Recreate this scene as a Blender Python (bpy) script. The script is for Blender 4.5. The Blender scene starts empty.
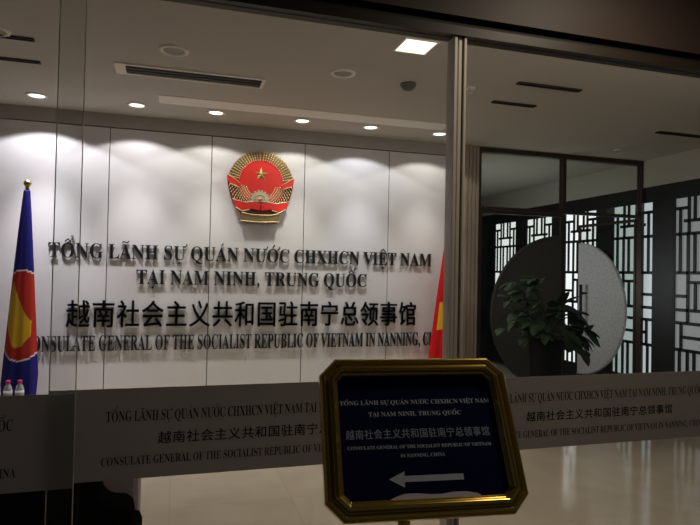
import bpy, bmesh, math, random
from mathutils import Vector, Matrix

random.seed(7)
SC = bpy.context.scene
COL = SC.collection
PI = math.pi
SC.view_settings.view_transform = 'Standard'
SC.view_settings.look = 'None'
SC.view_settings.exposure = 0.0
SC.cycles.max_bounces = 10
SC.cycles.transparent_max_bounces = 24
SC.cycles.use_denoising = True

# ------------------------------------------------------------------ room sizes (metres)
EYE = 1.55
GLASS_Y = 2.20          # shop-front glazing
BACK_Y = 6.0            # panelled back wall and the inner glass partition
CEIL = 3.03
SIDE_X = 5.604          # lattice window wall
FAR_Y = 10.25
LEFT_X = -3.0

# ------------------------------------------------------------------ materials
def mat(name, color, rough=0.5, metal=0.0, spec=0.5, emit=None, estr=0.0, noise=0.0, nscale=8.0, bump=0.0, bscale=60.0):
    m = bpy.data.materials.new(name)
    m.use_nodes = True
    nt = m.node_tree
    b = nt.nodes['Principled BSDF']
    b.inputs['Base Color'].default_value = (*color, 1)
    b.inputs['Roughness'].default_value = rough
    b.inputs['Metallic'].default_value = metal
    b.inputs['Specular IOR Level'].default_value = spec
    if emit is not None:
        b.inputs['Emission Color'].default_value = (*emit, 1)
        b.inputs['Emission Strength'].default_value = estr
    tc = nt.nodes.new('ShaderNodeTexCoord')
    if noise > 0:
        n = nt.nodes.new('ShaderNodeTexNoise')
        n.inputs['Scale'].default_value = nscale
        n.inputs['Detail'].default_value = 4
        nt.links.new(tc.outputs['Object'], n.inputs['Vector'])
        mx = nt.nodes.new('ShaderNodeMixRGB')
        mx.inputs[1].default_value = (*[c * (1 - noise) for c in color], 1)
        mx.inputs[2].default_value = (*[min(1, c * (1 + noise)) for c in color], 1)
        nt.links.new(n.outputs['Fac'], mx.inputs[0])
        nt.links.new(mx.outputs[0], b.inputs['Base Color'])
    if bump > 0:
        n = nt.nodes.new('ShaderNodeTexNoise')
        n.inputs['Scale'].default_value = bscale
        nt.links.new(tc.outputs['Object'], n.inputs['Vector'])
        bp = nt.nodes.new('ShaderNodeBump')
        bp.inputs['Strength'].default_value = bump
        bp.inputs['Distance'].default_value = 0.01
        nt.links.new(n.outputs['Fac'], bp.inputs['Height'])
        nt.links.new(bp.outputs[0], b.inputs['Normal'])
    return m

def glass_mat(name, tint, refl=0.05):
    m = bpy.data.materials.new(name)
    m.use_nodes = True
    nt = m.node_tree
    nt.nodes.remove(nt.nodes['Principled BSDF'])
    out = nt.nodes['Material Output']
    tr = nt.nodes.new('ShaderNodeBsdfTransparent'); tr.inputs[0].default_value = (*tint, 1)
    gl = nt.nodes.new('ShaderNodeBsdfGlossy'); gl.inputs['Roughness'].default_value = 0.0
    gl.inputs['Color'].default_value = (0.9, 0.95, 0.95, 1)
    lw = nt.nodes.new('ShaderNodeLayerWeight'); lw.inputs['Blend'].default_value = 0.5
    pw = nt.nodes.new('ShaderNodeMath'); pw.operation = 'POWER'; pw.inputs[1].default_value = 5.0
    nt.links.new(lw.outputs['Facing'], pw.inputs[0])
    fr = nt.nodes.new('ShaderNodeMath'); fr.operation = 'MULTIPLY_ADD'; fr.inputs[1].default_value = 0.8; fr.inputs[2].default_value = refl * 0.5
    nt.links.new(pw.outputs[0], fr.inputs[0])
    mx = nt.nodes.new('ShaderNodeMixShader')
    nt.links.new(fr.outputs[0], mx.inputs[0])
    nt.links.new(tr.outputs[0], mx.inputs[1]); nt.links.new(gl.outputs[0], mx.inputs[2])
    nt.links.new(mx.outputs[0], out.inputs[0])
    return m

def film_mat(name, color, alpha):
    m = bpy.data.materials.new(name)
    m.use_nodes = True
    nt = m.node_tree
    b = nt.nodes['Principled BSDF']
    out = nt.nodes['Material Output']
    b.inputs['Base Color'].default_value = (*color, 1)
    b.inputs['Roughness'].default_value = 0.7
    tl = nt.nodes.new('ShaderNodeBsdfTranslucent'); tl.inputs[0].default_value = (*color, 1)
    m0 = nt.nodes.new('ShaderNodeMixShader'); m0.inputs[0].default_value = 0.35
    nt.links.new(b.outputs[0], m0.inputs[1]); nt.links.new(tl.outputs[0], m0.inputs[2])
    tr = nt.nodes.new('ShaderNodeBsdfTransparent')
    mx = nt.nodes.new('ShaderNodeMixShader'); mx.inputs[0].default_value = alpha
    nt.links.new(tr.outputs[0], mx.inputs[1]); nt.links.new(m0.outputs[0], mx.inputs[2])
    nt.links.new(mx.outputs[0], out.inputs[0])
    return m

def tile_mat(name, c1, mortar, size, rough):
    m = bpy.data.materials.new(name); m.use_nodes = True
    nt = m.node_tree; b = nt.nodes['Principled BSDF']
    tc = nt.nodes.new('ShaderNodeTexCoord')
    br = nt.nodes.new('ShaderNodeTexBrick')
    br.offset = 0.0
    br.inputs['Color1'].default_value = (*c1, 1)
    br.inputs['Color2'].default_value = (*[c * 0.95 for c in c1], 1)
    br.inputs['Mortar'].default_value = (*mortar, 1)
    br.inputs['Scale'].default_value = 1.0
    br.inputs['Brick Width'].default_value = size
    br.inputs['Row Height'].default_value = size
    br.inputs['Mortar Size'].default_value = 0.003
    nt.links.new(tc.outputs['Object'], br.inputs['Vector'])
    n = nt.nodes.new('ShaderNodeTexNoise'); n.inputs['Scale'].default_value = 3.0; n.inputs['Detail'].default_value = 6
    nt.links.new(tc.outputs['Object'], n.inputs['Vector'])
    mx = nt.nodes.new('ShaderNodeMixRGB'); mx.blend_type = 'MULTIPLY'; mx.inputs[0].default_value = 0.25
    nt.links.new(br.outputs['Color'], mx.inputs[1]); nt.links.new(n.outputs['Fac'], mx.inputs[2])
    nt.links.new(mx.outputs[0], b.inputs['Base Color'])
    b.inputs['Roughness'].default_value = rough
    b.inputs['Specular IOR Level'].default_value = 0.6
    return m

M = {
    'panel': mat('lacquered_wall_panel', (0.72, 0.705, 0.71), 0.38, spec=0.35, noise=0.03, nscale=1.5),
    'groove': mat('panel_groove', (0.05, 0.05, 0.05), 0.8),
    'ceiling': mat('ceiling_paint', (0.53, 0.495, 0.435), 0.9, spec=0.1, noise=0.03, nscale=2),
    'ceiling_light': mat('ceiling_access_paint', (0.86, 0.82, 0.74), 0.8, spec=0.2),
    'wall_dark': mat('dark_wall', (0.03, 0.028, 0.025), 0.7),
    'side_wall': mat('side_wall_paint', (0.45, 0.42, 0.38), 0.8),
    'floor': tile_mat('polished_beige_tile', (0.76, 0.645, 0.48), (0.66, 0.56, 0.43), 0.8, 0.10),
    'corridor_floor': tile_mat('corridor_tile', (0.20, 0.17, 0.14), (0.08, 0.07, 0.06), 0.8, 0.25),
    'bulkhead': mat('dark_brown_bulkhead', (0.045, 0.028, 0.022), 0.6, noise=0.15, nscale=3),
    'reveal': mat('black_reveal', (0.008, 0.009, 0.008), 0.7),
    'head_bar': mat('brown_metal', (0.030, 0.020, 0.013), 0.5, metal=0.1),
    'steel': mat('brushed_steel', (0.70, 0.64, 0.56), 0.45, metal=0.1, bump=0.05, bscale=200),
    'bronze': mat('bronze_cladding', (0.42, 0.34, 0.27), 0.4, metal=0.2, noise=0.1, nscale=5),
    'dark_frame': mat('black_brown_wood', (0.005, 0.005, 0.0048), 0.45, noise=0.2, nscale=12),
    'door_metal': mat('dark_bronze_door_metal', (0.07, 0.045, 0.035), 0.35, metal=0.5),
    'glass': glass_mat('clear_glass', (0.955, 0.96, 0.955)),
    'door_glass': glass_mat('tinted_door_glass', (0.86, 0.88, 0.85)),
    'film': film_mat('frosted_film', (0.46, 0.42, 0.395), 0.93),
    'film_text': mat('dark_film_lettering', (0.012, 0.006, 0.006), 0.6),
    'letter': mat('black_metal_lettering', (0.016, 0.015, 0.016), 0.28, spec=0.5),
    'gold': mat('polished_gold', (0.68, 0.46, 0.11), 0.20, metal=0.8),
    'brass': mat('brass', (0.60, 0.44, 0.20), 0.25, metal=1.0),
    'old_gold': mat('emblem_gold', (0.62, 0.45, 0.20), 0.38, metal=0.75),
    'gold_edge': mat('emblem_pale_gold', (0.80, 0.64, 0.36), 0.35, metal=0.4),
    'scroll': mat('emblem_scroll_bronze', (0.30, 0.21, 0.09), 0.35, metal=0.6),
    'emblem_red': mat('emblem_red', (0.72, 0.022, 0.015), 0.35),
    'emblem_dark': mat('emblem_rim_dark_red', (0.20, 0.012, 0.012), 0.4),
    'cog': mat('cog_silver_gold', (0.62, 0.55, 0.42), 0.35, metal=0.8),
    'navy': mat('navy_sign_face', (0.004, 0.006, 0.060), 0.30, spec=0.4),
    'sign_white': mat('white_sign_print', (0.80, 0.86, 1.0), 0.6, spec=0.1),
    'sign_glare': mat('white_glare_paint', (0.95, 0.95, 0.97), 0.7),
    'flag_blue': mat('flag_blue', (0.022, 0.020, 0.22), 0.75, spec=0.1),
    'flag_red': mat('flag_red', (0.52, 0.035, 0.025), 0.75, spec=0.1),
    'flag_white': mat('flag_white', (0.85, 0.80, 0.78), 0.75, spec=0.1),
    'flag_yellow': mat('flag_yellow', (0.75, 0.45, 0.03), 0.75, spec=0.1),
    'viet_red': mat('bright_flag_red', (0.62, 0.012, 0.012), 0.7, spec=0.1),
    'viet_yellow': mat('bright_flag_yellow', (0.85, 0.50, 0.02), 0.7, spec=0.1),
    'white_plastic': mat('white_plastic', (0.75, 0.73, 0.68), 0.5),
    'grey_plastic': mat('grey_plastic', (0.12, 0.11, 0.095), 0.55),
    'black_metal': mat('black_slot', (0.012, 0.011, 0.010), 0.6),
    'leather': mat('black_leather', (0.004, 0.004, 0.004), 1.0, spec=0.0, bump=0.15, bscale=120),
    'taupe': mat('taupe_fabric', (0.50, 0.40, 0.41), 0.9, noise=0.15, nscale=40),
    'wood_dark': mat('dark_table_wood', (0.05, 0.03, 0.02), 0.35, noise=0.2, nscale=10),
    'planter': mat('black_glazed_planter', (0.006, 0.006, 0.006), 0.5, spec=0.12),
    'soil': mat('soil', (0.02, 0.014, 0.01), 0.95, bump=0.5),
    'leaf': mat('dark_green_leaf', (0.015, 0.042, 0.008), 0.6, noise=0.45, nscale=5),
    'stem': mat('brown_green_stem', (0.035, 0.04, 0.018), 0.7),
    'disc_lit': mat('lit_carved_panel', (0.62, 0.62, 0.615), 0.6, noise=0.5, nscale=34, bump=1.0, bscale=30),  # paler colour stands for the open leaf catching the light
    'disc_shaded': mat('shaded_carved_panel', (0.05, 0.052, 0.045), 0.65, noise=0.15, nscale=30, bump=0.9, bscale=38),  # backlit shade of the closed leaf put into its colour
    'bottle': mat('clear_bottle_plastic', (0.55, 0.56, 0.58), 0.15, spec=0.6),
    'bottle_label': mat('white_bottle_label', (0.75, 0.74, 0.76), 0.5),
    'cap': mat('pink_bottle_cap', (0.75, 0.05, 0.22), 0.4),
    'lamp': mat('lit_lamp', (1, 1, 1), 0.5, emit=(1.0, 0.96, 0.88), estr=3.2),
    'lamp_panel': mat('lit_square_lamp', (1, 1, 1), 0.5, emit=(1.0, 0.92, 0.74), estr=1.6),
    'lamp_off': mat('unlit_lamp_lens', (0.42, 0.39, 0.34), 0.9),
}
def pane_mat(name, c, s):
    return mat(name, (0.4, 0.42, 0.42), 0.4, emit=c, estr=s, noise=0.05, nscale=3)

# ------------------------------------------------------------------ mesh helpers
def link(name, me, m=None, parent=None, mats=None):
    o = bpy.data.objects.new(name, me)
    COL.objects.link(o)
    for mm in (mats or ([m] if m else [])):
        me.materials.append(mm)
    if parent is not None:
        o.parent = parent
    return o

def obj(name, bm, m, parent=None, smooth=False, mats=None, bevel=0.0):
    bmesh.ops.recalc_face_normals(bm, faces=bm.faces)
    me = bpy.data.meshes.new(name)
    bm.to_mesh(me); bm.free()
    if smooth:
        for p in me.polygons: p.use_smooth = True
    o = link(name, me, m, parent, mats)
    if bevel > 0:
        b = o.modifiers.new('soft_edges', 'BEVEL'); b.width = bevel; b.segments = 2; b.limit_method = 'ANGLE'
    return o

def thing(name, label, cat, loc=(0, 0, 0), rotz=0.0, group=None):
    o = bpy.data.objects.new(name, None)
    COL.objects.link(o)
    o.empty_display_size = 0.1
    o.location = loc; o.rotation_euler = (0, 0, rotz)
    tag(o, label, cat, group)
    return o

def tag(o, label, cat, group=None):
    o['label'] = label; o['category'] = cat
    if group: o['group'] = group
    return o

def struct(o):
    o['kind'] = 'structure'
    return o

def box(bm, x0, x1, y0, y1, z0, z1):
    vs = [bm.verts.new(p) for p in ((x0, y0, z0), (x1, y0, z0), (x1, y1, z0), (x0, y1, z0), (x0, y0, z1), (x1, y0, z1), (x1, y1, z1), (x0, y1, z1))]
    for f in ((0, 3, 2, 1), (4, 5, 6, 7), (0, 1, 5, 4), (1, 2, 6, 5), (2, 3, 7, 6), (3, 0, 4, 7)):
        bm.faces.new([vs[i] for i in f])

def bx(*a):
    bm = bmesh.new(); box(bm, *a); return bm

def lathe(bm, prof, n=32, c=(0, 0, 0)):
    rings = []
    for r, z in prof:
        if r < 1e-5:
            rings.append([bm.verts.new((c[0], c[1], c[2] + z))])
        else:
            rings.append([bm.verts.new((c[0] + r * math.cos(2 * PI * i / n), c[1] + r * math.sin(2 * PI * i / n), c[2] + z)) for i in range(n)])
    for a, b in zip(rings, rings[1:]):
        for i in range(n):
            j = (i + 1) % n
            if len(a) == 1 and len(b) == 1: continue
            if len(a) == 1: bm.faces.new((a[0], b[i], b[j]))
            elif len(b) == 1: bm.faces.new((a[i], a[j], b[0]))
            else: bm.faces.new((a[i], a[j], b[j], b[i]))
    for ring, rev in ((rings[0], True), (rings[-1], False)):
        if len(ring) > 1: bm.faces.new(ring[::-1] if rev else ring)

def tube(bm, pts, r, n=10):
    pts = [Vector(p) for p in pts]
    rings = []
    for i, p in enumerate(pts):
        d = (pts[min(i + 1, len(pts) - 1)] - pts[max(i - 1, 0)]).normalized()
        a = d.orthogonal().normalized() if i == 0 else (a - d * a.dot(d)).normalized()
        b = d.cross(a)
        rr = r[i] if isinstance(r, (list, tuple)) else r
        rings.append([bm.verts.new(p + (a * math.cos(2 * PI * k / n) + b * math.sin(2 * PI * k / n)) * rr) for k in range(n)])
    for s, t in zip(rings, rings[1:]):
        for k in range(n):
            bm.faces.new((s[k], s[(k + 1) % n], t[(k + 1) % n], t[k]))
    bm.faces.new(rings[0][::-1]); bm.faces.new(rings[-1])

def prism(bm, pts, f, d0, d1):
    """outline pts (2-D, counter-clockwise) pushed from depth d0 to d1; f(u, v, d) gives the 3-D point"""
    a = [bm.verts.new(f(u, v, d0)) for u, v in pts]
    b = [bm.verts.new(f(u, v, d1)) for u, v in pts]
    bm.faces.new(a); bm.faces.new(b[::-1])
    n = len(pts)
    for i in range(n):
        bm.faces.new((a[i], a[(i + 1) % n], b[(i + 1) % n], b[i]))

def wallmap(x0, z0, y):      # facing the camera side (-Y); depth grows towards the viewer
    return lambda u, v, d: (x0 + u, y - d, z0 + v)

# ------------------------------------------------------------------ camera
# measured from the photograph's vanishing points: focal length 586 px at 700 px width
cam = bpy.data.cameras.new('camera')
cam.sensor_fit = 'HORIZONTAL'; cam.sensor_width = 36.0; cam.lens = 36.0 * 586 / 700
cam.clip_start = 0.02
co = bpy.data.objects.new('camera', cam); COL.objects.link(co)
ax = Vector((1971, 50.5, 586)).normalized()
az = Vector((0.02, -1.0, 0.0)); az.z = -(ax.x * az.x + ax.y * az.y) / ax.z; az.normalize()
ay = az.cross(ax)
right = Vector((ax.x, ay.x, az.x)); up = -Vector((ax.y, ay.y, az.y)); back = -Vector((ax.z, ay.z, az.z))
mw = Matrix((right, up, back)).transposed().to_4x4()
mw.translation = Vector((0, 0, EYE))
co.matrix_world = mw
SC.camera = co

# ------------------------------------------------------------------ lettering
_flat = {}
def _font_flat(s):
    c = bpy.data.curves.new('glyph', 'FONT'); c.body = s; c.size = 1.0; c.resolution_u = 4
    o = bpy.data.objects.new('glyph', c); COL.objects.link(o)
    dg = bpy.context.evaluated_depsgraph_get()
    me = bpy.data.meshes.new_from_object(o.evaluated_get(dg))
    vs = [(v.co.x, v.co.y) for v in me.vertices]; fs = [tuple(p.vertices) for p in me.polygons]
    bpy.data.objects.remove(o); bpy.data.curves.remove(c); bpy.data.meshes.remove(me)
    return vs, fs

def serif(ch):               # bold serif capitals
    return chr(0x1D400 + ord(ch) - 65) if 'A' <= ch <= 'Z' else ch

def _width(s):
    vs, _ = _font_flat(s)
    return max(v[0] for v in vs) - min(v[0] for v in vs)

_HH = _width(serif('H') * 2)
_hv = _font_flat(serif('H'))[0]
CAP = max(v[1] for v in _hv) - min(v[1] for v in _hv)

VIET = {'Ổ': 'O^?', 'Ã': 'A~', 'Ự': 'U+.', 'Á': "A'", 'Ư': 'U+', 'Ớ': "O+'", 'Ệ': 'E^.', 'Ạ': 'A.', 'Ố': "O^'", 'Ộ': 'O^.'}

def _poly_strip(pts, w):
    vs, fs = [], []
    n = len(pts)
    for i, (x, y) in enumerate(pts):
        x0, y0 = pts[max(i - 1, 0)]; x1, y1 = pts[min(i + 1, n - 1)]
        dx, dy = x1 - x0, y1 - y0; L = math.hypot(dx, dy) or 1
        ww = w[i] if isinstance(w, (list, tuple)) else w
        vs += [(x - dy / L * ww, y + dx / L * ww), (x + dy / L * ww, y - dx / L * ww)]
    for i in range(n - 1):
        fs.append((2 * i, 2 * i + 1, 2 * i + 3, 2 * i + 2))
    return vs, fs

def glyph(ch):
    """(vertices, faces, advance) of one character, 2-D, at em size 1"""
    if ch in _flat: return _flat[ch]
    if ch == ' ':
        _flat[ch] = ([], [], 0.25); return _flat[ch]
    if ord(ch) > 0x3000:
        v0, f0 = _font_flat(ch)
        vs, fs = [], []
        for dx, dy in ((-.012, -.008), (.012, -.008), (.012, .008), (-.012, .008)):     # heavier strokes
            k = len(vs); vs += [(x + dx, y + dy) for x, y in v0]; fs += [tuple(i + k for i in f) for f in f0]
        _flat[ch] = (vs, fs, 1.0); return _flat[ch]
    spec = VIET.get(ch, ch); base, marks = spec[0], spec[1:]
    if base in ',.':
        vs, fs = _font_flat(base); adv = 0.27
        vs = [(x * 1.1, y * 1.1) for x, y in vs]
    else:
        g = serif(base)
        vs, fs = _font_flat(g)
        adv = _width(serif('H') + g + serif('H')) - _HH
    vs = list(vs); fs = list(fs)
    x0 = min(v[0] for v in vs); x1 = max(v[0] for v in vs); cx = (x0 + x1) / 2
    top = CAP + 0.05
    def add(pts, w):
        k = len(vs); a, b = _poly_strip(pts, w); vs.extend(a); fs.extend(tuple(i + k for i in f) for f in b)
    hat = '^' in marks
    for m in marks:
        if m == '^': add([(cx - .17, top), (cx, top + .13), (cx + .17, top)], .030)
        if m == "'":
            ox, oy = (cx + .16, top + .10) if hat else (cx - .02, top)
            add([(ox, oy), (ox + .13, oy + .15)], [.018, .040])
        if m == '~': add([(cx - .19, top + .02), (cx - .10, top + .09), (cx + .08, top + .03), (cx + .19, top + .11)], .030)
        if m == '?':
            ox, oy = (cx + .20, top + .08)
            add([(ox - .06, oy + .16), (ox + .02, oy + .20), (ox + .07, oy + .14), (ox + .01, oy + .07), (ox, oy)], .024)
        if m == '.': add([(cx - .055, -.15), (cx + .055, -.15)], .055)
        if m == '+': add([(x1 - .08, CAP - .04), (x1 + .02, CAP - .02), (x1 + .08, CAP + .07), (x1 + .05, CAP + .12)], [.03, .03, .035, .03])
    _flat[ch] = (vs, fs, adv); return _flat[ch]

def extrude_flat(bm, vs, fs, f, d0, d1):
    if d1 == d0:
        a = [bm.verts.new(f(u, v, d0)) for u, v in vs]
        for q in fs:
            try: bm.faces.new([a[i] for i in q])
            except ValueError: pass
        return
    a = [bm.verts.new(f(u, v, d0)) for u, v in vs]
    b = [bm.verts.new(f(u, v, d1)) for u, v in vs]
    edges = {}
    for q in fs:
        for i in range(len(q)):
            e = (q[i], q[(i + 1) % len(q)])
            edges[tuple(sorted(e))] = edges.get(tuple(sorted(e)), 0) + 1
        try:
            bm.faces.new([a[i] for i in q]); bm.faces.new([b[i] for i in q][::-1])
        except ValueError: pass
    for q in fs:
        for i in range(len(q)):
            e = (q[i], q[(i + 1) % len(q)])
            if edges[tuple(sorted(e))] == 1:
                try: bm.faces.new((a[e[0]], a[e[1]], b[e[1]], b[e[0]]))
                except ValueError: pass

def layout(s, x0, x1, cap, cjk=False):
    """[(char, x, sx, sy)] so that the line spans x0..x1 with capitals (or characters) of height cap"""
    gs = [glyph(c) for c in s]
    total = sum(g[2] for g in gs)
    if cjk:
        sy = cap / 0.92; step = (x1 - x0) / len(s)
        return [(c, x0 + step * i + step * 0.02, step * 0.96, sy) for i, c in enumerate(s)]
    sx = (x1 - x0) / total; sy = cap / CAP
    out, x = [], x0
    for c, g in zip(s, gs):
        out.append((c, x, sx, sy)); x += g[2] * sx
    return out

def text_line(name, s, x0, x1, z, cap, f, d0, d1, m, parent, cjk=False):
    bm = bmesh.new()
    for c, x, sx, sy in layout(s, x0, x1, cap, cjk):
        vs, fs, _ = glyph(c)
        if vs:
            oy = z + (0.075 * sy if cjk else 0)
            extrude_flat(bm, [(x + u * sx, oy + v * sy) for u, v in vs], fs, f, d0, d1)
    return obj(name, bm, m, parent)

VN1 = 'TỔNG LÃNH SỰ QUÁN NƯỚC CHXHCN VIỆT NAM'
VN2 = 'TẠI NAM NINH, TRUNG QUỐC'
ZH = '越南社会主义共和国驻南宁总领事馆'
EN = 'CONSULATE GENERAL OF THE SOCIALIST REPUBLIC OF VIETNAM IN NANNING, CHINA'

# ------------------------------------------------------------------ room shell
struct(obj('floor', bx(LEFT_X, SIDE_X + 0.1, GLASS_Y - 0.1, FAR_Y + 0.1, -0.1, 0.0), M['floor']))
struct(obj('floor_corridor', bx(LEFT_X - 0.5, SIDE_X + 0.6, -3.0, GLASS_Y - 0.1, -0.1, 0.0), M['corridor_floor']))
struct(obj('ceiling', bx(LEFT_X, SIDE_X + 0.1, GLASS_Y + 0.12, FAR_Y + 0.1, CEIL, CEIL + 0.1), M['ceiling']))
struct(obj('ceiling_corridor', bx(LEFT_X - 0.5, SIDE_X + 0.6, -3.0, GLASS_Y + 0.12, 3.0, 3.1), M['bulkhead']))
struct(obj('wall_left', bx(LEFT_X - 0.1, LEFT_X, GLASS_Y, FAR_Y, 0, CEIL), M['side_wall']))
struct(obj('wall_far', bx(LEFT_X, SIDE_X + 0.1, FAR_Y, FAR_Y + 0.1, 0, CEIL), M['wall_dark']))

# back wall: backing and nearly one-metre panels with open joints
wb = struct(obj('wall_back', bx(LEFT_X, 3.10, BACK_Y + 0.02, BACK_Y + 0.14, 0, CEIL), M['groove']))
bm = bmesh.new()
seams = [-3.0, -2.525, -1.578, -0.630, 0.320, 1.270, 2.210, 3.10]
for a, b in zip(seams, seams[1:]):
    box(bm, a + 0.004, b - 0.004, BACK_Y, BACK_Y + 0.02, 0.0, 2.895)
struct(obj('wall_back_panel', bm, M['panel'], bevel=0.001))
struct(obj('trim_1', bx(LEFT_X, 3.10, BACK_Y - 0.012, BACK_Y + 0.02, 2.903, CEIL), mat('upper_band_paint', (0.42, 0.39, 0.36), 0.5)))

# bronze clad end of the back wall
bm = bmesh.new()
box(bm, 3.10, 3.29, BACK_Y - 0.03, BACK_Y + 0.16, 0, CEIL)
for i in range(4):
    x = 3.112 + i * 0.047
    box(bm, x, x + 0.026, BACK_Y - 0.045, BACK_Y - 0.03, 0, CEIL)
struct(obj('trim_2', bm, M['bronze']))
struct(obj('wall_lobby_side', bx(3.18, 3.28, BACK_Y + 0.16, FAR_Y, 0, CEIL), M['wall_dark']))

# front head: metal bar over the glass, black reveal, dark bulkhead
struct(obj('trim_3', bx(LEFT_X - 0.5, SIDE_X + 0.6, GLASS_Y - 0.03, GLASS_Y + 0.05, 2.54, 2.578), M['head_bar']))
struct(obj('trim_4', bx(LEFT_X - 0.5, SIDE_X + 0.6, GLASS_Y - 0.01, GLASS_Y + 0.12, 2.578, 2.615), M['reveal']))
struct(obj('wall_bulkhead', bx(LEFT_X - 0.5, SIDE_X + 0.6, GLASS_Y - 0.04, GLASS_Y + 0.12, 2.615, 3.0), M['bulkhead']))
# lattice wall: painted beam above a dark timber wall with window openings
struct(obj('wall_right_beam', bx(SIDE_X - 0.02, SIDE_X + 0.12, GLASS_Y, FAR_Y, 2.695, CEIL), M['ceiling']))

WIN_Z0, WIN_Z1, WIN_W, PITCH = 0.32, 2.505, 0.71, 1.01
starts = [5.82 + PITCH * k for k in range(-3, 4)]
bm = bmesh.new()
box(bm, SIDE_X, SIDE_X + 0.12, GLASS_Y, FAR_Y, WIN_Z1, 2.695)
box(bm, SIDE_X, SIDE_X + 0.12, GLASS_Y, FAR_Y, 0, WIN_Z0)
ed = [GLASS_Y] + [v for s in starts for v in (s, s + WIN_W)] + [FAR_Y]
for a, b in zip(ed[::2], ed[1::2]):
    box(bm, SIDE_X, SIDE_X + 0.12, a, b, WIN_Z0, WIN_Z1)
struct(obj('wall_right', bm, M['dark_frame']))

def lattice(bm, y0, z1):
    """traditional broken-grid lattice; u runs from the deep side, v down from the head"""
    W, Hh = WIN_W, WIN_Z1 - WIN_Z0
    t = 0.0185
    def bar(u0, v0, u1, v1):
        for fl in (False, True):
            a, b = (u0, u1) if not fl else (W - u1, W - u0)
            box(bm, SIDE_X + 0.004, SIDE_X + 0.018, y0 + W - b - (t if u0 == u1 else 0), y0 + W - a + (t if u0 == u1 else 0),
                z1 - v1 - (t if v0 == v1 else 0), z1 - v0 + (t if v0 == v1 else 0))
    half = W / 2
    for v in (0.42, 0.87, 1.30, 1.76): bar(0, v, half, v)
    bar(0, 0.12, 0.21, 0.12); bar(0.21, 0, 0.21, 0.27); bar(0.14, 0.27, half, 0.27)
    bar(0.09, 0.12, 0.09, 0.42); bar(0.29, 0.0, 0.29, 0.27); bar(0.21, 0.27, 0.21, 0.42)
    bar(0.09, 0.42, 0.09, 0.87); bar(0.20, 0.42, 0.20, 0.87); bar(0.29, 0.42, 0.29, 0.87)
    bar(0.20, 0.87, 0.20, 1.45); bar(0, 1.14, 0.20, 1.14); bar(0, 1.45, half, 1.45)
    bar(0.30, 0.98, 0.30, 1.30); bar(0.20, 0.98, half, 0.98)
    bar(0.11, 1.45, 0.11, 1.76); bar(0.11, 1.61, half, 1.61)
    bar(0.09, 1.76, 0.09, Hh); bar(0.20, 1.76, 0.20, Hh); bar(0.29, 1.76, 0.29, Hh)
    for u0, u1 in ((0, 0.02), (W - 0.02, W)):
        box(bm, SIDE_X + 0.002, SIDE_X + 0.02, y0 + u0, y0 + u1, z1 - Hh, z1)

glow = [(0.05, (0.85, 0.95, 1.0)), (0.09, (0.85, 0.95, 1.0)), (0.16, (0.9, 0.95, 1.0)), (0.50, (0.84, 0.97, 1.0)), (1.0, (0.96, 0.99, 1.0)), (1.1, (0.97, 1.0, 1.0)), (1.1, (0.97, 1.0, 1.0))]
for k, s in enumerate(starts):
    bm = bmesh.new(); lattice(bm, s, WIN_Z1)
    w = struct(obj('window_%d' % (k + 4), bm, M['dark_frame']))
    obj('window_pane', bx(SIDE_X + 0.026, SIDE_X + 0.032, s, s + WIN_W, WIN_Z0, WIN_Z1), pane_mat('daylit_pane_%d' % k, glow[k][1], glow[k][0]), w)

# ------------------------------------------------------------------ front glazing
def pane(name, x0, x1, y, z1=2.54):
    return struct(obj(name, bx(x0, x1, y, y + 0.012, 0.005, z1), M['glass']))
pane('window_1', -2.9, -0.312, 2.150)
pane('window_2', -0.400, 1.080, 2.200)
pane('window_3', 1.136, 3.6, 2.200)
# slim steel posts between centre and right-hand glass
bm = bmesh.new()
box(bm, 1.080, 1.094, GLASS_Y - 0.02, GLASS_Y + 0.05, 0, 2.54)
box(bm, 1.103, 1.118, GLASS_Y - 0.012, GLASS_Y + 0.04, 0, 2.54)
box(bm, 1.124, 1.136, GLASS_Y - 0.02, GLASS_Y + 0.05, 0, 2.54)
struct(obj('trim_5', bm, M['steel'], bevel=0.002))
# polished edges of the sliding and fixed panes
struct(obj('trim_6', bx(-0.3125, -0.3100, 2.150, 2.157, 0, 2.54), M['steel']))
struct(obj('trim_7', bx(-0.4025, -0.4000, 2.200, 2.207, 0, 2.54), M['steel']))

def film(x0, x1, y, cx, z0, z1, label):
    t = thing('frosted_film_band', label, 'frosted film', ((x0 + x1) / 2, y, z0), 0, 'frosted bands on the glass front')
    o = obj('film', bx(x0 - (x0 + x1) / 2, x1 - (x0 + x1) / 2, -0.0012, 0.0014, 0, z1 - z0), M['film'], t)
    f = lambda u, v, d: (u - (x0 + x1) / 2, -0.0016 - d, v - z0)
    text_line('lettering', VN1 + ' ' + VN2, cx - 0.565, cx + 0.565, z0 + 0.202, 0.036, f, 0, 0, M['film_text'], t)
    text_line('lettering', ZH, cx - 0.392, cx + 0.392, z0 + 0.118, 0.042, f, 0, 0, M['film_text'], t, cjk=True)
    text_line('lettering', EN, cx - 0.577, cx + 0.577, z0 + 0.050, 0.029, f, 0, 0, M['film_text'], t)
film(-1.80, -0.3125, 2.149, -1.06, 0.815, 1.130, 'frosted band on the sliding glass pane, below the blue flag and bottles')
film(-0.400, 1.080, 2.199, 0.345, 0.815, 1.132, 'grey frosted band with dark lettering, partly hidden behind the gold framed sign')
film(1.136, 2.60, 2.199, 1.845, 0.813, 1.122, 'grey frosted band with dark lettering below the half-moon doors and plant')

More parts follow.
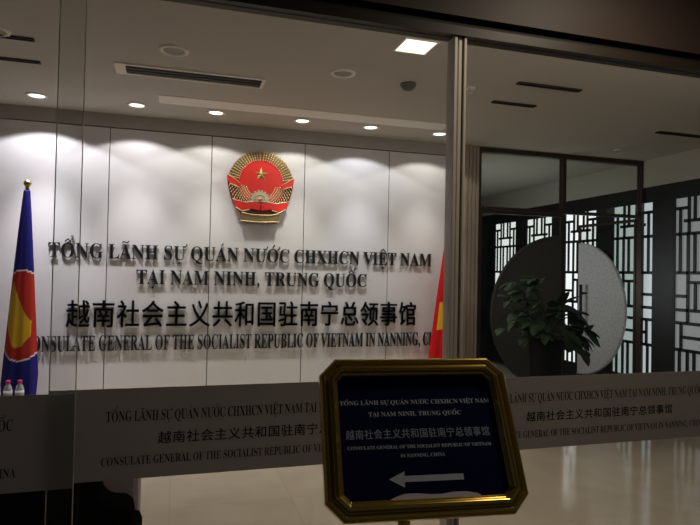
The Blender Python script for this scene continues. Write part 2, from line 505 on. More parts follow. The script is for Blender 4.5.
# ------------------------------------------------------------------ wall lettering and emblem
def wall_line(s, x0, x1, z, cap, label, cjk=False, depth=0.014, gap=0.008):
    t = thing('wall_lettering', label, 'lettering', ((x0 + x1) / 2, BACK_Y, z), 0, 'raised lettering on the back wall')
    f = lambda u, v, d: (u - (x0 + x1) / 2, -d, v - z)
    for c, x, sx, sy in layout(s, x0, x1, cap, cjk):
        vs, fs, _ = glyph(c)
        if not vs: continue
        bm = bmesh.new()
        oy = z + (0.075 * sy if cjk else 0)
        extrude_flat(bm, [(x + u * sx, oy + v * sy) for u, v in vs], fs, f, gap, gap + depth)
        us = [x + u * sx for u, _ in vs]; ws = [oy + v * sy for _, v in vs]        # two studs hold it off the wall
        ctr = ((min(us) + max(us)) / 2, (min(ws) + max(ws)) / 2)
        best = sorted(zip(us, ws), key=lambda p: (p[0] - ctr[0]) ** 2 + (p[1] - ctr[1]) ** 2)[:1]
        for (u, w) in best:
            box(bm, u - (x0 + x1) / 2 - .003, u - (x0 + x1) / 2 + .003, -gap - 0.004, 0.0, w - z - .003, w - z + .003)
        obj('letter', bm, M['letter'], t)
wall_line(VN1, -1.135, 2.728, 1.649, 0.136, 'top line of black raised serif lettering, directly under the emblem')
wall_line(VN2, -0.362, 1.973, 1.409, 0.138, 'short second line of black raised serif lettering above the Chinese characters')
wall_line(ZH, -0.975, 2.560, 0.998, 0.252, 'row of large black raised Chinese characters on the pale wall', cjk=True)
wall_line(EN, -1.318, 2.960, 0.775, 0.142, 'lowest line of narrow black raised English lettering, under the Chinese characters')

def emblem():
    S = 0.001877
    cx, cz = 0.811, 2.408
    off = 0.004
    t = thing('national_emblem', 'red and gold round state emblem with star and cogwheel on the back wall', 'emblem', (cx, BACK_Y - off, cz))
    P = lambda zx, zy: ((zx - 260) * S, (259 - zy) * S)
    f = lambda u, v, d: (u, -d, v)
    # backplate silhouette
    right_side = [(260, 68), (305, 72), (345, 86), (380, 110), (408, 145), (430, 185), (440, 210), (436, 250), (424, 300), (408, 345), (385, 380), (366, 400), (362, 440), (352, 450)]
    out = right_side + [(520 - x, y) for x, y in right_side[::-1]]
    bm = bmesh.new(); prism(bm, [P(*p) for p in out][::-1], f, 0.0, 0.030)
    obj('backplate', bm, M['emblem_dark'], t, bevel=0.006)
    obj('wall_mount', bx(-.05, .05, 0.0, off, -.05, .05), M['black_metal'], t)
    # red field
    bm = bmesh.new()
    ring = [(260 + 128 * math.sin(2 * PI * i / 48), 232 - 126 * math.cos(2 * PI * i / 48)) for i in range(48)]
    prism(bm, [P(*p) for p in ring][::-1], f, 0.028, 0.040)
    obj('red_field', bm, M['emblem_red'], t)
    # rice wreath
    for side in (-1, 1):
      for half in (0, 1):
        bm = bmesh.new()
        for row in (range(5) if not half else range(-3, 5)):
            n = 28
            for i in range(n):
                a = (i + 0.5 * (row % 2 if half else 0)) / n
                if (a > 0.56) != bool(half): continue
                ang = math.radians(4 + 152 * a)
                rad = 122 + row * 12.5
                tape = 1 - 0.16 * max(0, a - 0.55) / 0.45
                x = 260 + side * rad * math.sin(ang) * (1.0 if a < .6 else tape)
                y = 238 - rad * math.cos(ang) * 1.04
                if half and (y > 348 or y < 252): continue
                if not half and a > 0.53: continue
                u, v = P(x, y)
                r0 = bmesh.ops.create_icosphere(bm, subdivisions=1, radius=1.0)['verts']
                tilt = side * (ang + math.radians(12 if not half else 50))
                mtx = Matrix.Translation((u, -0.044 - 0.003 * (2 - abs(row - 2)), v)) @ Matrix.Rotation(tilt, 4, 'Y') @ Matrix.Diagonal((0.0062 if not half else 0.0068, 0.011, 0.0135, 1))
                bmesh.ops.transform(bm, matrix=mtx, verts=r0)
        obj('rice_wreath', bm, M['gold_edge'], t, smooth=True)
    # red ribbon bands across the wreath and drapes below
    for side in (-1, 1):
        bm = bmesh.new()
        q = lambda pts: [P(260 + side * (x - 260), y) for x, y in pts][::(-1 if side > 0 else 1)]
        prism(bm, q([(372, 246), (405, 222), (440, 200), (438, 226), (428, 248), (402, 256), (376, 268)]), f, 0.036, 0.062)
        prism(bm, q([(262, 352), (310, 340), (345, 345), (385, 338), (412, 330), (396, 372), (360, 392), (315, 380), (262, 388)]), f, 0.036, 0.066)
        obj('ribbon', bm, M['emblem_red'], t, bevel=0.006)
        for pts in ([(372, 245), (405, 221), (440, 199)], [(376, 269), (402, 257), (428, 249)], [(300, 341), (345, 345), (385, 338), (412, 330)], [(320, 383), (360, 394), (396, 373)]):
            bm = bmesh.new()
            tube(bm, [(P(260 + side * (x - 260), y)[0], -0.064, P(260 + side * (x - 260), y)[1]) for x, y in pts], 0.0045, 8)
            obj('ribbon_edge', bm, M['gold_edge'], t, smooth=True)
    bm = bmesh.new()
    ro = [P(260 + 176 * math.sin(math.radians(a)), 240 - 174 * math.cos(math.radians(a))) for a in range(-84, 85, 6)]
    ri = [P(260 + 117 * math.sin(math.radians(a)), 238 - 122 * math.cos(math.radians(a))) for a in range(-84, 85, 6)]
    prism(bm, (ro + ri[::-1])[::-1], f, 0.026, 0.038)
    obj('wreath_ring', bm, M['scroll'], t)
    # star, raised to a ridge
    bm = bmesh.new()
    sc = P(260, 190); R = 39 * S
    vs = []
    for i in range(10):
        r = R if i % 2 == 0 else R * 0.40
        vs.append(bm.verts.new((sc[0] + r * math.sin(PI * i / 5), -0.041, sc[1] + r * math.cos(PI * i / 5))))
    apex = bm.verts.new((sc[0], -0.060, sc[1]))
    for i in range(10): bm.faces.new((vs[i], vs[(i + 1) % 10], apex))
    bm.faces.new(vs)
    obj('star', bm, M['old_gold'], t)
    # half cogwheel with hub
    bm = bmesh.new()
    c = (256, 330)
    pts = []
    for i in range(57):
        a = math.radians(-100 + 200 * i / 56)
        r = 56 if (i // 3) % 2 == 0 else 47
        pts.append(P(c[0] + r * math.sin(a), c[1] - r * math.cos(a)))
    prism(bm, pts[::-1], f, 0.038, 0.054)
    obj('cogwheel', bm, M['cog'], t)
    bm = bmesh.new()
    for i in range(9):
        a = math.radians(-80 + 20 * i); u, v = P(c[0] + 30 * math.sin(a), c[1] - 30 * math.cos(a))
        r0 = bmesh.ops.create_icosphere(bm, subdivisions=1, radius=0.010)['verts']
        bmesh.ops.transform(bm, matrix=Matrix.Translation((u, -0.056, v)), verts=r0)
    r0 = bmesh.ops.create_icosphere(bm, subdivisions=2, radius=0.026)['verts']
    bmesh.ops.transform(bm, matrix=Matrix.Translation((*[P(256, 326)[0]], -0.048, P(256, 326)[1])), verts=r0)
    obj('cog_hub', bm, M['old_gold'], t, smooth=True)
    # gold base scroll
    bm = bmesh.new()
    prism(bm, [P(*p) for p in [(158, 398), (200, 408), (260, 411), (320, 408), (362, 396), (360, 444), (260, 450), (152, 446)]][::-1], f, 0.0, 0.060)
    obj('base_scroll', bm, M['scroll'], t, bevel=0.005)
    bm = bmesh.new()
    tube(bm, [(P(158, 400)[0], -0.062, P(158, 400)[1]), (P(200, 409)[0], -0.064, P(200, 409)[1]), (P(260, 412)[0], -0.065, P(260, 412)[1]), (P(320, 409)[0], -0.064, P(320, 409)[1]), (P(361, 398)[0], -0.062, P(361, 398)[1])], 0.006, 8)
    tube(bm, [(P(152, 445)[0], -0.062, P(152, 445)[1]), (P(260, 449)[0], -0.064, P(260, 449)[1]), (P(360, 443)[0], -0.062, P(360, 443)[1])], 0.006, 8)
    obj('scroll_edge', bm, M['gold_edge'], t, smooth=True)
emblem()

# ------------------------------------------------------------------ ceiling fittings
def downlight(x, y, label, cool=False):
    t = thing('ceiling_downlight', label, 'ceiling light', (x, y, CEIL), 0, 'lit downlights along the back wall')
    bm = bmesh.new(); lathe(bm, [(0.062, 0.0), (0.062, -0.004), (0.070, -0.010), (0.084, -0.008), (0.090, 0.0)], 32)
    obj('trim_ring', bm, M['white_plastic'], t, smooth=True)
    bm = bmesh.new(); lathe(bm, [(0.0, -0.009), (0.040, -0.008), (0.061, -0.003), (0.061, 0.0)], 32)
    obj('lens', bm, M['lamp'], t, smooth=True)

def spot(x, y, power, size, blend, tilt=0.0, col=(1, 0.96, 0.9), rad=0.03, z=CEIL - 0.03):
    l = bpy.data.lights.new('downlight_beam', 'SPOT'); l.energy = power; l.spot_size = math.radians(size); l.spot_blend = blend
    l.color = col; l.shadow_soft_size = rad
    o = bpy.data.objects.new('downlight_beam', l); COL.objects.link(o)
    o.location = (x, y, z); o.rotation_euler = (math.radians(tilt), 0, 0)

DL = [(-1.181, 'lit round ceiling downlight above the blue flag', 2.1, (0.97, 0.93, 1.0)),
      (-0.370, 'lit round ceiling downlight just right of the sliding glass edge', 1.25, (1, 0.95, 0.97)),
      (0.327, 'lit round ceiling downlight up and left of the emblem', 0.95, (1, 0.96, 0.88)),
      (1.147, 'lit round ceiling downlight up and right of the emblem', 1.0, (1, 0.96, 0.86)),
      (1.850, 'lit round ceiling downlight second from the steel post', 1.0, (0.95, 0.94, 1.0)),
      (2.608, 'lit round ceiling downlight beside the steel post, above the red flag', 0.8, (1, 0.97, 0.88))]
for x, lab, k, c in DL:
    downlight(x, 5.585, lab)
    spot(x, 5.585, 15.0 * k, 128, 0.10, 0, c)
    spot(x, 5.585, 76 * k, 58, 1.0, 7, c, rad=0.08)

def round_unit(x, y, r, label, lens):
    t = thing('round_ceiling_fitting', label, 'ceiling fitting', (x, y, CEIL), 0, 'unlit round fittings in the ceiling')
    bm = bmesh.new(); lathe(bm, [(r * 0.70, 0.0), (r * 0.70, -0.006), (r * 0.82, -0.014), (r * 0.96, -0.010), (r, 0.0)], 36)
    obj('trim_ring', bm, M['ceiling_light'], t, smooth=True)
    bm = bmesh.new(); lathe(bm, [(0.0, -0.004), (r * 0.69, -0.004), (r * 0.69, 0.0)], 36)
    obj('cover', bm, M[lens], t)
round_unit(-1.125, 4.13, 0.095, 'unlit round ceiling fitting beside the two dark slots above the blue flag', 'lamp_off')
round_unit(-0.047, 4.098, 0.100, 'unlit round ceiling fitting above the air slot', 'lamp_off')
round_unit(1.149, 4.145, 0.095, 'unlit round ceiling fitting up and right of the emblem', 'lamp_off')

t = thing('smoke_detector', 'small grey dome smoke detector on the ceiling near the square lamp', 'smoke detector', (1.693, 4.213, CEIL))
bm = bmesh.new(); lathe(bm, [(0.058, 0.0), (0.062, -0.010), (0.058, -0.022)], 28); obj('base', bm, M['grey_plastic'], t, smooth=True)
bm = bmesh.new(); lathe(bm, [(0.046, -0.022), (0.044, -0.040), (0.026, -0.050), (0.0, -0.052)], 28); obj('sensor_dome', bm, M['grey_plastic'], t, smooth=True)

t = thing('square_ceiling_light', 'bright square lamp set in the ceiling near the front glass', 'ceiling light', (1.456, 3.50, CEIL))
bm = bmesh.new()
for a in ((-.118, .118, -.118, -.104), (-.118, .118, .104, .118), (-.118, -.104, -.104, .104), (.104, .118, -.104, .104)):
    box(bm, a[0], a[1], a[2], a[3], -0.004, 0.0)
obj('frame', bm, M['white_plastic'], t)
obj('diffuser', bx(-.104, .104, -.104, .104, -0.003, 0.0), M['lamp_panel'], t)

for (x, y, lab) in ((2.19, 4.136, 'small sprinkler head on the ceiling beside the steel post'), (4.823, 5.55, 'small sprinkler head on the ceiling in front of the glass doors')):
    t = thing('ceiling_sprinkler', lab, 'sprinkler', (x, y, CEIL), 0, 'ceiling sprinklers')
    bm = bmesh.new(); lathe(bm, [(0.040, 0.0), (0.036, -0.008), (0.014, -0.010)], 20); obj('rosette', bm, M['ceiling_light'], t, smooth=True)
    bm = bmesh.new(); lathe(bm, [(0.010, -0.010), (0.009, -0.035), (0.022, -0.037), (0.022, -0.040), (0.0, -0.041)], 16); obj('head', bm, M['steel'], t, smooth=True)

def air_slot(x0, x1, y0, y1, n, label, rim=0.02, end=0.0):
    t = thing('linear_air_vent', label, 'air vent', ((x0 + x1) / 2, (y0 + y1) / 2, CEIL), 0, 'air vents in the ceiling')
    w, d = (x1 - x0) / 2, (y1 - y0) / 2
    bm = bmesh.new()
    box(bm, -w, w, -d, -d + rim, -0.012, 0); box(bm, -w, w, d - rim, d, -0.012, 0)
    box(bm, -w, -w + rim + end, -d + rim, d - rim, -0.012, 0); box(bm, w - rim, w, -d + rim, d - rim, -0.012, 0)
    obj('frame', bm, M['ceiling_light'] if n > 1 else M['black_metal'], t)
    obj('slot', bx(-w + rim + end, w - rim, -d + rim, d - rim, -0.002, 0), M['black_metal'], t)
    if n > 1:
        bm = bmesh.new()
        for i in range(1, n):
            y = -d + rim + (2 * d - 2 * rim) * i / n
            box(bm, -w + rim + end, w - rim, y - 0.004, y + 0.004, -0.010, -0.002)
        obj('louver', bm, M['grey_plastic'], t)
air_slot(-0.46, 0.63, 4.47, 4.700, 3, 'long white framed air vent with dark slots in front of the emblem', 0.024, 0.05)
air_slot(-1.75, -0.915, 4.190, 4.235, 1, 'front dark slot vent in the ceiling above the blue flag', 0.008)
air_slot(-1.75, -0.97, 4.645, 4.690, 1, 'rear dark slot vent in the ceiling above the blue flag', 0.008)
air_slot(2.46, 3.02, 3.865, 3.915, 1, 'front slot vent in the ceiling just past the steel post', 0.008)
air_slot(2.53, 2.94, 4.355, 4.405, 1, 'rear slot vent in the ceiling just past the steel post', 0.008)
air_slot(4.58, 5.45, 4.690, 4.750, 1, 'dark slot vent in the ceiling beside the lattice windows', 0.008)
struct(obj('trim_8', bx(-0.175, 2.56, 5.19, 5.43, CEIL - 0.006, CEIL), M['ceiling_light']))

# ------------------------------------------------------------------ inner glass partition and half-moon doors
PX0, PX1, DM = 3.29, SIDE_X, 4.435
bm = bmesh.new()
box(bm, PX0, PX1, BACK_Y - 0.03, BACK_Y + 0.05, 2.975, CEIL)
box(bm, PX0, PX0 + 0.03, BACK_Y - 0.03, BACK_Y + 0.05, 0, 2.975)
box(bm, PX1 - 0.045, PX1, BACK_Y - 0.03, BACK_Y + 0.05, 0, 2.975)
box(bm, DM - 0.022, DM + 0.022, BACK_Y - 0.03, BACK_Y + 0.05, 2.35, 2.975)
box(bm, PX0 + 0.03, PX1 - 0.045, BACK_Y - 0.02, BACK_Y + 0.04, 2.315, 2.352)
dh = struct(obj('trim_9', bm, M['door_metal']))
w = struct(obj('window_11', bx(PX0 + 0.03, DM - 0.022, BACK_Y, BACK_Y + 0.01, 2.352, 2.975), M['door_glass']))
w = struct(obj('window_12', bx(DM + 0.022, PX1 - 0.045, BACK_Y, BACK_Y + 0.01, 2.352, 2.975), M['door_glass']))

def half_disc(sx, R, n=60):
    return [(0.0, R)] + [(sx * R * math.sin(PI * i / n), R * math.cos(PI * i / n)) for i in range(1, n)] + [(0.0, -R)]

def door_leaf(name, width, sx, disc_mat, R, handle):
    """leaf with its free edge at local x = 0, hinge at x = sx * width; local -Y is the face the visitor meets"""
    bm = bmesh.new()
    a, b = sorted((0.0, sx * width))
    box(bm, a, b, -0.006, 0.006, 0.03, 2.30)
    o = obj(name, bm, M['door_glass'])
    struct(o)
    bm = bmesh.new()
    box(bm, a, b, -0.02, 0.02, 0.005, 0.06); box(bm, a, b, -0.02, 0.02, 2.275, 2.312)
    box(bm, min(0, sx * 0.026), max(0, sx * 0.026), -0.02, 0.02, 0.06, 2.275)
    box(bm, min(sx * width, sx * (width - 0.03)), max(sx * width, sx * (width - 0.03)), -0.02, 0.02, 0.06, 2.275)
    obj('door_frame', bm, M['door_metal'], o)
    bm = bmesh.new()
    pts = half_disc(sx, R)
    if sx > 0: pts = pts[::-1]
    off = sx * 0.028
    prism(bm, [(u + off, v + 1.12) for u, v in pts], lambda u, v, d: (u, -d, v), 0.007, 0.030)
    dd = obj('half_moon_panel', bm, disc_mat, o)
    dd['label'] = 'carved half-moon panel in lit tone' if disc_mat is M['disc_lit'] else 'carved half-moon panel in shaded tone'
    bm = bmesh.new()                                   # carved rim
    tube(bm, [(u + off, -0.031, v + 1.12) for u, v in [(x * 0.985, y * 0.985) for x, y in half_disc(sx, R)]], 0.009, 6)
    obj('carved_rim', bm, disc_mat, dd, smooth=True)
    if handle:
        bm = bmesh.new()
        hx = sx * 0.20
        tube(bm, [(hx, -0.12, 0.78), (hx, -0.12, 1.46)], 0.020, 12)
        for z in (0.90, 1.34): tube(bm, [(hx, -0.03, z), (hx, -0.12, z)], 0.016, 10)
        obj('handle', bm, M['black_metal'], o, smooth=True)
    return o
d1 = door_leaf('door_1', DM - PX0 - 0.034, -1, M['disc_shaded'], 0.93, False)
d1.location = (DM - 0.004, BACK_Y + 0.01, 0)
LW = 1.10
d2 = door_leaf('door_2', LW, 1, M['disc_lit'], 0.93, True)
ang = math.radians(90)
hx, hy = SIDE_X - 0.034, BACK_Y + 0.055
d2.location = (hx - LW * math.cos(ang), hy + LW * math.sin(ang), 0)
d2.rotation_euler = (0, 0, -ang)

# ------------------------------------------------------------------ flags
def flag(name, label, loc, left, rightw, z_top, z_bot, paint, mats, finial=True, seed=0):
    t = thing(name, label, 'flag', loc)
    bm = bmesh.new(); lathe(bm, [(0.15, 0.0), (0.15, 0.02), (0.12, 0.035), (0.03, 0.05), (0.0, 0.05)], 32); obj('base', bm, M['brass'], t, smooth=True)
    bm = bmesh.new(); tube(bm, [(0, 0, 0.045), (0, 0, z_top + 0.02)], 0.012, 12); obj('pole', bm, M['brass'], t, smooth=True)
    bm = bmesh.new()
    lathe(bm, [(0.012, z_top - 0.005), (0.022, z_top + 0.005), (0.014, z_top + 0.015), (0.024, z_top + 0.030), (0.034, z_top + 0.050), (0.026, z_top + 0.072), (0.0, z_top + 0.080)], 20)
    obj('finial', bm, M['brass'], t, smooth=True)
    # hanging cloth: folds gathered at the top and spreading downward
    rnd = random.Random(seed)
    nu, nv = 110, 130
    bm = bmesh.new(); rows = []
    ph = rnd.random() * 6
    for j in range(nv + 1):
        v = j / nv
        z = z_top - 0.01 - (z_top - 0.01 - z_bot) * v
        spread = 0.10 + 0.90 * min(1, v * 1.12) ** 0.9
        if v > 0.9: spread *= 1 - 0.10 * (v - 0.9) / 0.1
        row = []
        for i in range(nu):
            a = 2 * PI * i / nu
            cxm = (rightw - left) / 2 * spread
            hw = (rightw + left) / 2 * spread + 0.012
            fold = 1 + 0.10 * v * math.sin(5 * a + ph) + 0.06 * v * math.sin(9 * a + 2 * v + ph)
            x = cxm + hw * math.cos(a) * (1 + 0.05 * v * math.sin(5 * a + ph))
            y = (0.025 + 0.085 * spread) * math.sin(a) * fold
            zz = z + 0.05 * v * v * math.cos(a) * (1 if left > rightw else -1)
            row.append(bm.verts.new((x, y, zz)))
        rows.append(row)
    for j in range(nv):
        for i in range(nu):
            fc = bm.faces.new((rows[j][i], rows[j][(i + 1) % nu], rows[j + 1][(i + 1) % nu], rows[j + 1][i]))
            cc = fc.calc_center_median()
            fc.material_index = paint((cc.x, cc.z, cc.y))
    bm.faces.new(rows[0]); 
    obj('cloth', bm, None, t, smooth=True, mats=mats)
    return t

def asean(p):
    x, z, y = p
    if y > 0.02: return 0
    # folded disc: seen part bounded by a slanting fold at its outer side
    fx = -0.165 + (z - 0.94) * 0.125
    cx, cz, rx, rz = 0.0, 1.14, 0.21, 0.39
    r = ((x - cx) / rx) ** 2 + ((z - cz) / rz) ** 2
    if x < fx or r > 1.0: return 0
    if r > 0.93: return 2
    sheaf = [(-.066, 1.43), (-.02, 1.27), (.03, 1.15), (.075, 1.09), (.075, .97), (.0, .87), (-.06, .875), (-.105, 1.03), (-.115, 1.185)]
    inside = False
    for k in range(len(sheaf)):
        (xa, za), (xb, zb) = sheaf[k - 1], sheaf[k]
        if (za > z) != (zb > z) and x < xa + (z - za) * (xb - xa) / (zb - za): inside = not inside
    if inside: return 3
    return 1
flag('flag_on_pole', 'furled blue flag with red disc and yellow sheaf on a brass topped pole', (-1.24, 5.62, 0), 0.145, 0.110, 2.22, 0.40, asean,
     [M['flag_blue'], M['flag_red'], M['flag_white'], M['flag_yellow']], seed=2)
def viet(p):
    x, z, y = p
    if y > 0.02: return 0
    if 0.98 < z < 1.27 and x < -0.075 + (z - 1.0) * 0.1 and x > -0.185 + (z - 0.98) * 0.12: return 1
    return 0
flag('flag_on_pole', 'furled red flag with yellow star part showing beside the steel post', (2.84, 5.72, 0), 0.255, 0.10, 2.16, 0.40, viet,
     [M['viet_red'], M['viet_yellow']], seed=5)

# ------------------------------------------------------------------ low table with bottles, armchair
t = thing('side_table', 'low dark side table in front of the blue flag, mostly behind the frosted band', 'table', (-1.26, 5.20, 0))
obj('tabletop', bx(-.24, .24, -.18, .18, 0.425, 0.455), M['wood_dark'], t, bevel=0.006)
for a in (-1, 1):
    for b in (-1, 1):
        obj('leg', bx(a * .20 - .018, a * .20 + .018, b * .14 - .018, b * .14 + .018, 0, 0.425), M['wood_dark'], t)

def bottle(x, y, label):
    t = thing('water_bottle', label, 'bottle', (x, y, 0.4555), 0, 'small water bottles by the blue flag')
    bm = bmesh.new(); lathe(bm, [(0.026, 0.0), (0.031, 0.006), (0.031, 0.05), (0.029, 0.06), (0.031, 0.07), (0.031, 0.135), (0.022, 0.165), (0.013, 0.178), (0.013, 0.188)], 24)
    obj('bottle_body', bm, M['bottle'], t, smooth=True)
    bm = bmesh.new(); lathe(bm, [(0.0317, 0.075), (0.0317, 0.13)], 24); obj('paper_label', bm, M['bottle_label'], t, smooth=True)
    bm = bmesh.new(); lathe(bm, [(0.0165, 0.184), (0.0170, 0.186), (0.0170, 0.204), (0.0150, 0.207), (0.0, 0.207)], 20); obj('cap', bm, M['cap'], t, smooth=True)
bottle(-1.150, 5.16, 'right one of two pink-capped water bottles before the blue flag')
bottle(-1.232, 5.16, 'left one of two pink-capped water bottles before the blue flag')

def cushion(bm, x0, x1, y0, y1, z0, z1):
    box(bm, x0, x1, y0, y1, z0, z1)
t = thing('armchair', 'black leather armchair with rounded arm just inside the glass, in the dark corner', 'armchair', (-0.52, 2.72, 0))
# faces the room's right side: backrest at the far left, arms along both sides
obj('seat', bx(-.30, .40, -.22, .22, 0.20, 0.44), M['leather'], t, bevel=0.04)
obj('backrest', bx(-.46, .385, .20, .34, 0.10, 0.80), M['taupe'], t, bevel=0.03)
bm = bmesh.new()
pr = [(-0.46, 0.06), (0.384, 0.06), (0.388, 0.605), (0.382, 0.638), (0.366, 0.658), (0.345, 0.666), (0.300, 0.668), (0.272, 0.700), (0.25, 0.80), (-0.46, 0.82)]
prism(bm, pr, lambda u, v, d: (u, d, v), -.36, -.21)
obj('arm', bm, M['leather'], t, bevel=0.02)
obj('side_panel', bx(-.46, -.30, -.22, .22, 0.06, 0.70), M['leather'], t, bevel=0.03)
for a in (-.40, .36):
    for b in (-.29, .27):
        bm = bmesh.new(); lathe(bm, [(0.018, 0.0), (0.024, 0.105)], 14, (a, b, 0)); obj('leg', bm, M['black_metal'], t)

# ------------------------------------------------------------------ potted plant
PXc, PYc = 3.52, 5.0
t = thing('potted_plant', 'dark broad-leaved plant in a tall black planter before the half-moon doors', 'potted plant', (PXc, PYc, 0))
bm = bmesh.new(); lathe(bm, [(0.13, 0.0), (0.135, 0.02), (0.150, 0.45), (0.158, 0.80), (0.170, 0.90), (0.165, 0.935), (0.148, 0.935), (0.145, 0.88), (0.0, 0.88)], 36)
obj('planter', bm, M['planter'], t, smooth=True)
bm = bmesh.new(); lathe(bm, [(0.0, 0.905), (0.144, 0.900), (0.144, 0.885)], 28); obj('soil', bm, M['soil'], t)
rnd = random.Random(11)
stems, leaves = bmesh.new(), bmesh.new()
def leaf(base, d, length, width, droop):
    d = Vector(d).normalized()
    side = d.cross(Vector((0, 0, 1)))
    side = side.normalized() if side.length > 1e-3 else Vector((1, 0, 0))
    side = (side + Vector((rnd.uniform(-.3, .3), rnd.uniform(-.3, .3), rnd.uniform(-.4, .4)))).normalized()
    n = 7; L, C, R = [], [], []
    p = Vector(base); dd = d.copy()
    for i in range(n + 1):
        s = i / n
        w = width * (math.sin(PI * min(1, s * 0.95 + 0.05)) ** 0.75) * (1 - 0.25 * s)
        nn = side.cross(dd).normalized()
        C.append(leaves.verts.new(p)); 
        L.append(leaves.verts.new(p + side * w - nn * 0.25 * w)); R.append(leaves.verts.new(p - side * w - nn * 0.25 * w))
        dd = (dd + Vector((0, 0, -droop))).normalized(); p = p + dd * (length / n)
    for i in range(n):
        leaves.faces.new((L[i], C[i], C[i + 1], L[i + 1])); leaves.faces.new((C[i], R[i], R[i + 1], C[i + 1]))
tips = [(-0.40, 0.0, 1.34), (-0.34, .08, 1.50), (-0.22, -.1, 1.46), (-0.30, .05, 1.22), (-0.12, .0, 1.52), (-0.04, .1, 1.44), (-0.16, -.12, 1.30), (-0.38, -.08, 1.14), (-0.24, -.16, 1.12),
        (-0.10, .12, 1.20), (-0.42, .06, 1.04), (-0.28, -.1, 1.00), (-0.02, -.1, 1.28), (-0.18, .1, 1.40), (-0.33, -.05, 1.40), (0.0, .1, 1.10), (-0.12, -.16, 1.04),
        (0.28, .0, 1.22), (0.36, .05, 1.14), (0.40, -.06, 1.04), (0.26, -.08, 1.02), (0.18, .14, 1.14), (0.32, .1, 0.92), (0.40, .0, 0.84), (0.20, -.12, 0.94), (0.14, .0, 1.26), (0.10, -.15, 1.04), (0.44, .05, 0.96)]
for tp in tips:
    b = Vector((rnd.uniform(-.05, .05), rnd.uniform(-.05, .05), 0.895)); e = Vector(tp)
    mid = b.lerp(e, 0.55) + Vector((0, 0, 0.10))
    pts = [b, b.lerp(mid, 0.5) + Vector((0, 0, 0.04)), mid, mid.lerp(e, 0.6) + Vector((0, 0, .02)), e]
    tube(stems, pts, [0.009, 0.008, 0.007, 0.005, 0.004], 6)
    out = (e - b); out.z *= 0.35
    for k in range(5):
        at = [pts[3], e, e, e, pts[2]][k]
        d = out.normalized() + Vector((rnd.uniform(-.8, .8), rnd.uniform(-.8, .8), rnd.uniform(-.5, .5)))
        leaf(at, d, rnd.uniform(0.13, 0.20) if tp[0] < 0.1 else rnd.uniform(0.18, 0.27), rnd.uniform(0.045, 0.070) if tp[0] < 0.1 else rnd.uniform(0.06, 0.10), rnd.uniform(0.15, 0.32))
obj('stem', stems, M['stem'], t, smooth=True)
fo = obj('foliage', leaves, M['leaf'], t, smooth=True)

# ------------------------------------------------------------------ gold framed direction sign on its stand
SW, SH, CH = 0.50, 0.3923, 0.043
R3 = Matrix(((0.994, 0.0964, 0.0513), (-0.1092, 0.8712, 0.4787), (0.0015, -0.4814, 0.8765)))
SP = Vector((0.5977, 1.3595, 1.1519))
t = thing('direction_sign', 'navy sign with gold octagonal frame and arrow, on a stand before the glass', 'sign', SP)
t.rotation_euler = R3.to_euler()
sf = lambda u, v, d: (u, -d, v)
def octagon(w, h, c):
    return [(-w + c, -h), (w - c, -h), (w, -h + c), (w, h - c), (w - c, h), (-w + c, h), (-w, h - c), (-w, -h + c)]
bm = bmesh.new(); prism(bm, octagon(.222, .168, .034), sf, -0.004, 0.004); obj('sign_face', bm, M['navy'], t)
# moulded frame: stepped profile swept around the octagon (inset, height)
prof = [(0.0, -0.012), (0.0, 0.010), (0.006, 0.018), (0.013, 0.019), (0.016, 0.014), (0.020, 0.014), (0.024, 0.022), (0.032, 0.024), (0.037, 0.018), (0.040, 0.011), (0.043, 0.011), (0.046, 0.006), (0.046, -0.012)]
bm = bmesh.new(); rings = []
for ins, d in prof:
    w, h = SW / 2 - ins, SH / 2 - ins
    c = CH - ins * 0.586
    rings.append([bm.verts.new(sf(u, v, d)) for u, v in octagon(w, h, c)])
for i in range(len(rings)):
    a, b = rings[i], rings[(i + 1) % len(rings)]
    for k in range(8):
        bm.faces.new((a[k], a[(k + 1) % 8], b[(k + 1) % 8], b[k]))
obj('gold_frame', bm, M['gold'], t, bevel=0.0015)
text_line('lettering', VN1, -.2015, .1955, .0755, 0.0108, sf, 0.0046, 0.0046, M['sign_white'], t)
text_line('lettering', VN2, -.1305, .1135, .0460, 0.0108, sf, 0.0046, 0.0046, M['sign_white'], t)
text_line('lettering', ZH, -.1920, .1820, -.0090, 0.0232, sf, 0.0046, 0.0046, M['sign_white'], t, cjk=True)
text_line('lettering', 'CONSULATE GENERAL OF THE SOCIALIST REPUBLIC OF VIETNAM', -.1890, .1800, -.0335, 0.0080, sf, 0.0046, 0.0046, M['sign_white'], t)
text_line('lettering', 'IN NANNING, CHINA', -.0590, .0540, -.0550, 0.0080, sf, 0.0046, 0.0046, M['sign_white'], t)
bm = bmesh.new()
prism(bm, [(-.0943, -.1047), (-.0570, -.1245), (-.0555, -.1122), (.0930, -.1122), (.0930, -.0982), (-.0555, -.0982), (-.0535, -.0872)], sf, 0.0042, 0.0050)
obj('arrow', bm, M['sign_white'], t)
bm = bmesh.new()  # painted reflection: thin white patch on the lower sign face
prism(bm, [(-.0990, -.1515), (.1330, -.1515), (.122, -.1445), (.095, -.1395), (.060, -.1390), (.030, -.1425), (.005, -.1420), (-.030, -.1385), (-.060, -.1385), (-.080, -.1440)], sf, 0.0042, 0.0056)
pp = obj('glare_patch', bm, M['sign_glare'], t); pp['label'] = 'white painted reflection along the lower edge'
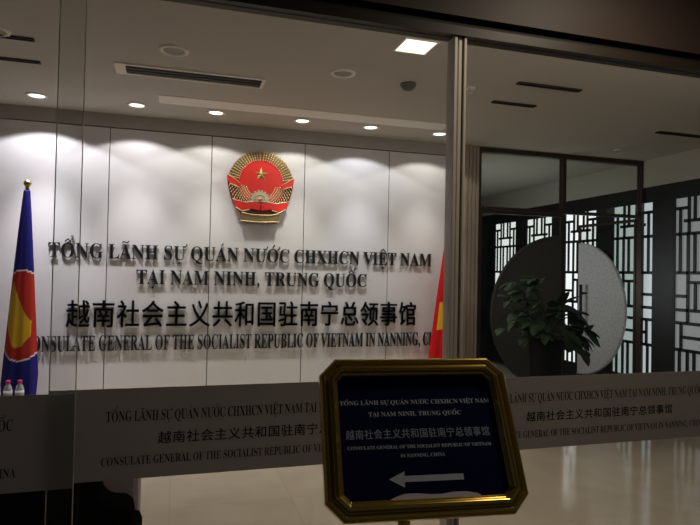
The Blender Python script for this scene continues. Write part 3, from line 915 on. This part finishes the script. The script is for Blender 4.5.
# back plate, neck, pole and foot (below the picture edge)
inv = R3.transposed()
def world_to_sign(p): return inv @ (Vector(p) - SP)
bm = bmesh.new(); prism(bm, octagon(.235, .181, .038), sf, -0.016, -0.005); obj('back_plate', bm, M['black_metal'], t)
foot = Vector((SP.x, SP.y + 0.10, 0))
bm = bmesh.new(); tube(bm, [world_to_sign(foot + Vector((0, 0, 0.02))), world_to_sign(foot + Vector((0, 0, 1.02))), inv @ Vector((0, .03, -0.055)) + Vector((0, 0.01, 0))], 0.017, 16)
obj('pole', bm, M['gold'], t, smooth=True)
bm = bmesh.new(); lathe(bm, [(0.16, 0.0), (0.16, 0.012), (0.14, 0.026), (0.04, 0.045), (0.0, 0.045)], 40, foot)
bmesh.ops.transform(bm, matrix=inv.to_4x4() @ Matrix.Translation(-SP), verts=bm.verts)
obj('foot', bm, M['gold'], t, smooth=True)

# ------------------------------------------------------------------ lights
def area(name, loc, rot, size, power, col=(1, 1, 1), sy=None):
    l = bpy.data.lights.new(name, 'AREA'); l.energy = power; l.size = size; l.color = col
    if sy: l.shape = 'RECTANGLE'; l.size_y = sy
    o = bpy.data.objects.new(name, l); COL.objects.link(o); o.location = loc; o.rotation_euler = rot
    return o
area('square_lamp_light', (1.456, 3.50, CEIL - 0.02), (0, 0, 0), 0.2, 6, (1, 0.93, 0.80))
# weak corridor light above and behind the visitor
area('corridor_light', (1.75, 1.52, 2.97), (0, 0, 0), 0.3, 9.5, (1, 0.86, 0.66))
area('entrance_fill', (2.6, 2.42, 2.84), (math.radians(80), 0, 0), 3.0, 9, (1, 0.93, 0.82), 0.25)  # unseen fill added behind the front head to lift ceiling and room
area('lobby_fill', (3.33, 7.2, 1.7), (0, math.radians(-118), 0), 1.2, 20, (0.97, 1.0, 1.0), 1.2)  # fill added out of view behind the back wall, brightens lobby and open door
w = bpy.data.worlds.new('world'); SC.world = w; w.use_nodes = True
w.node_tree.nodes['Background'].inputs[0].default_value = (0.9, 0.95, 1.0, 1)
w.node_tree.nodes['Background'].inputs[1].default_value = 0.03
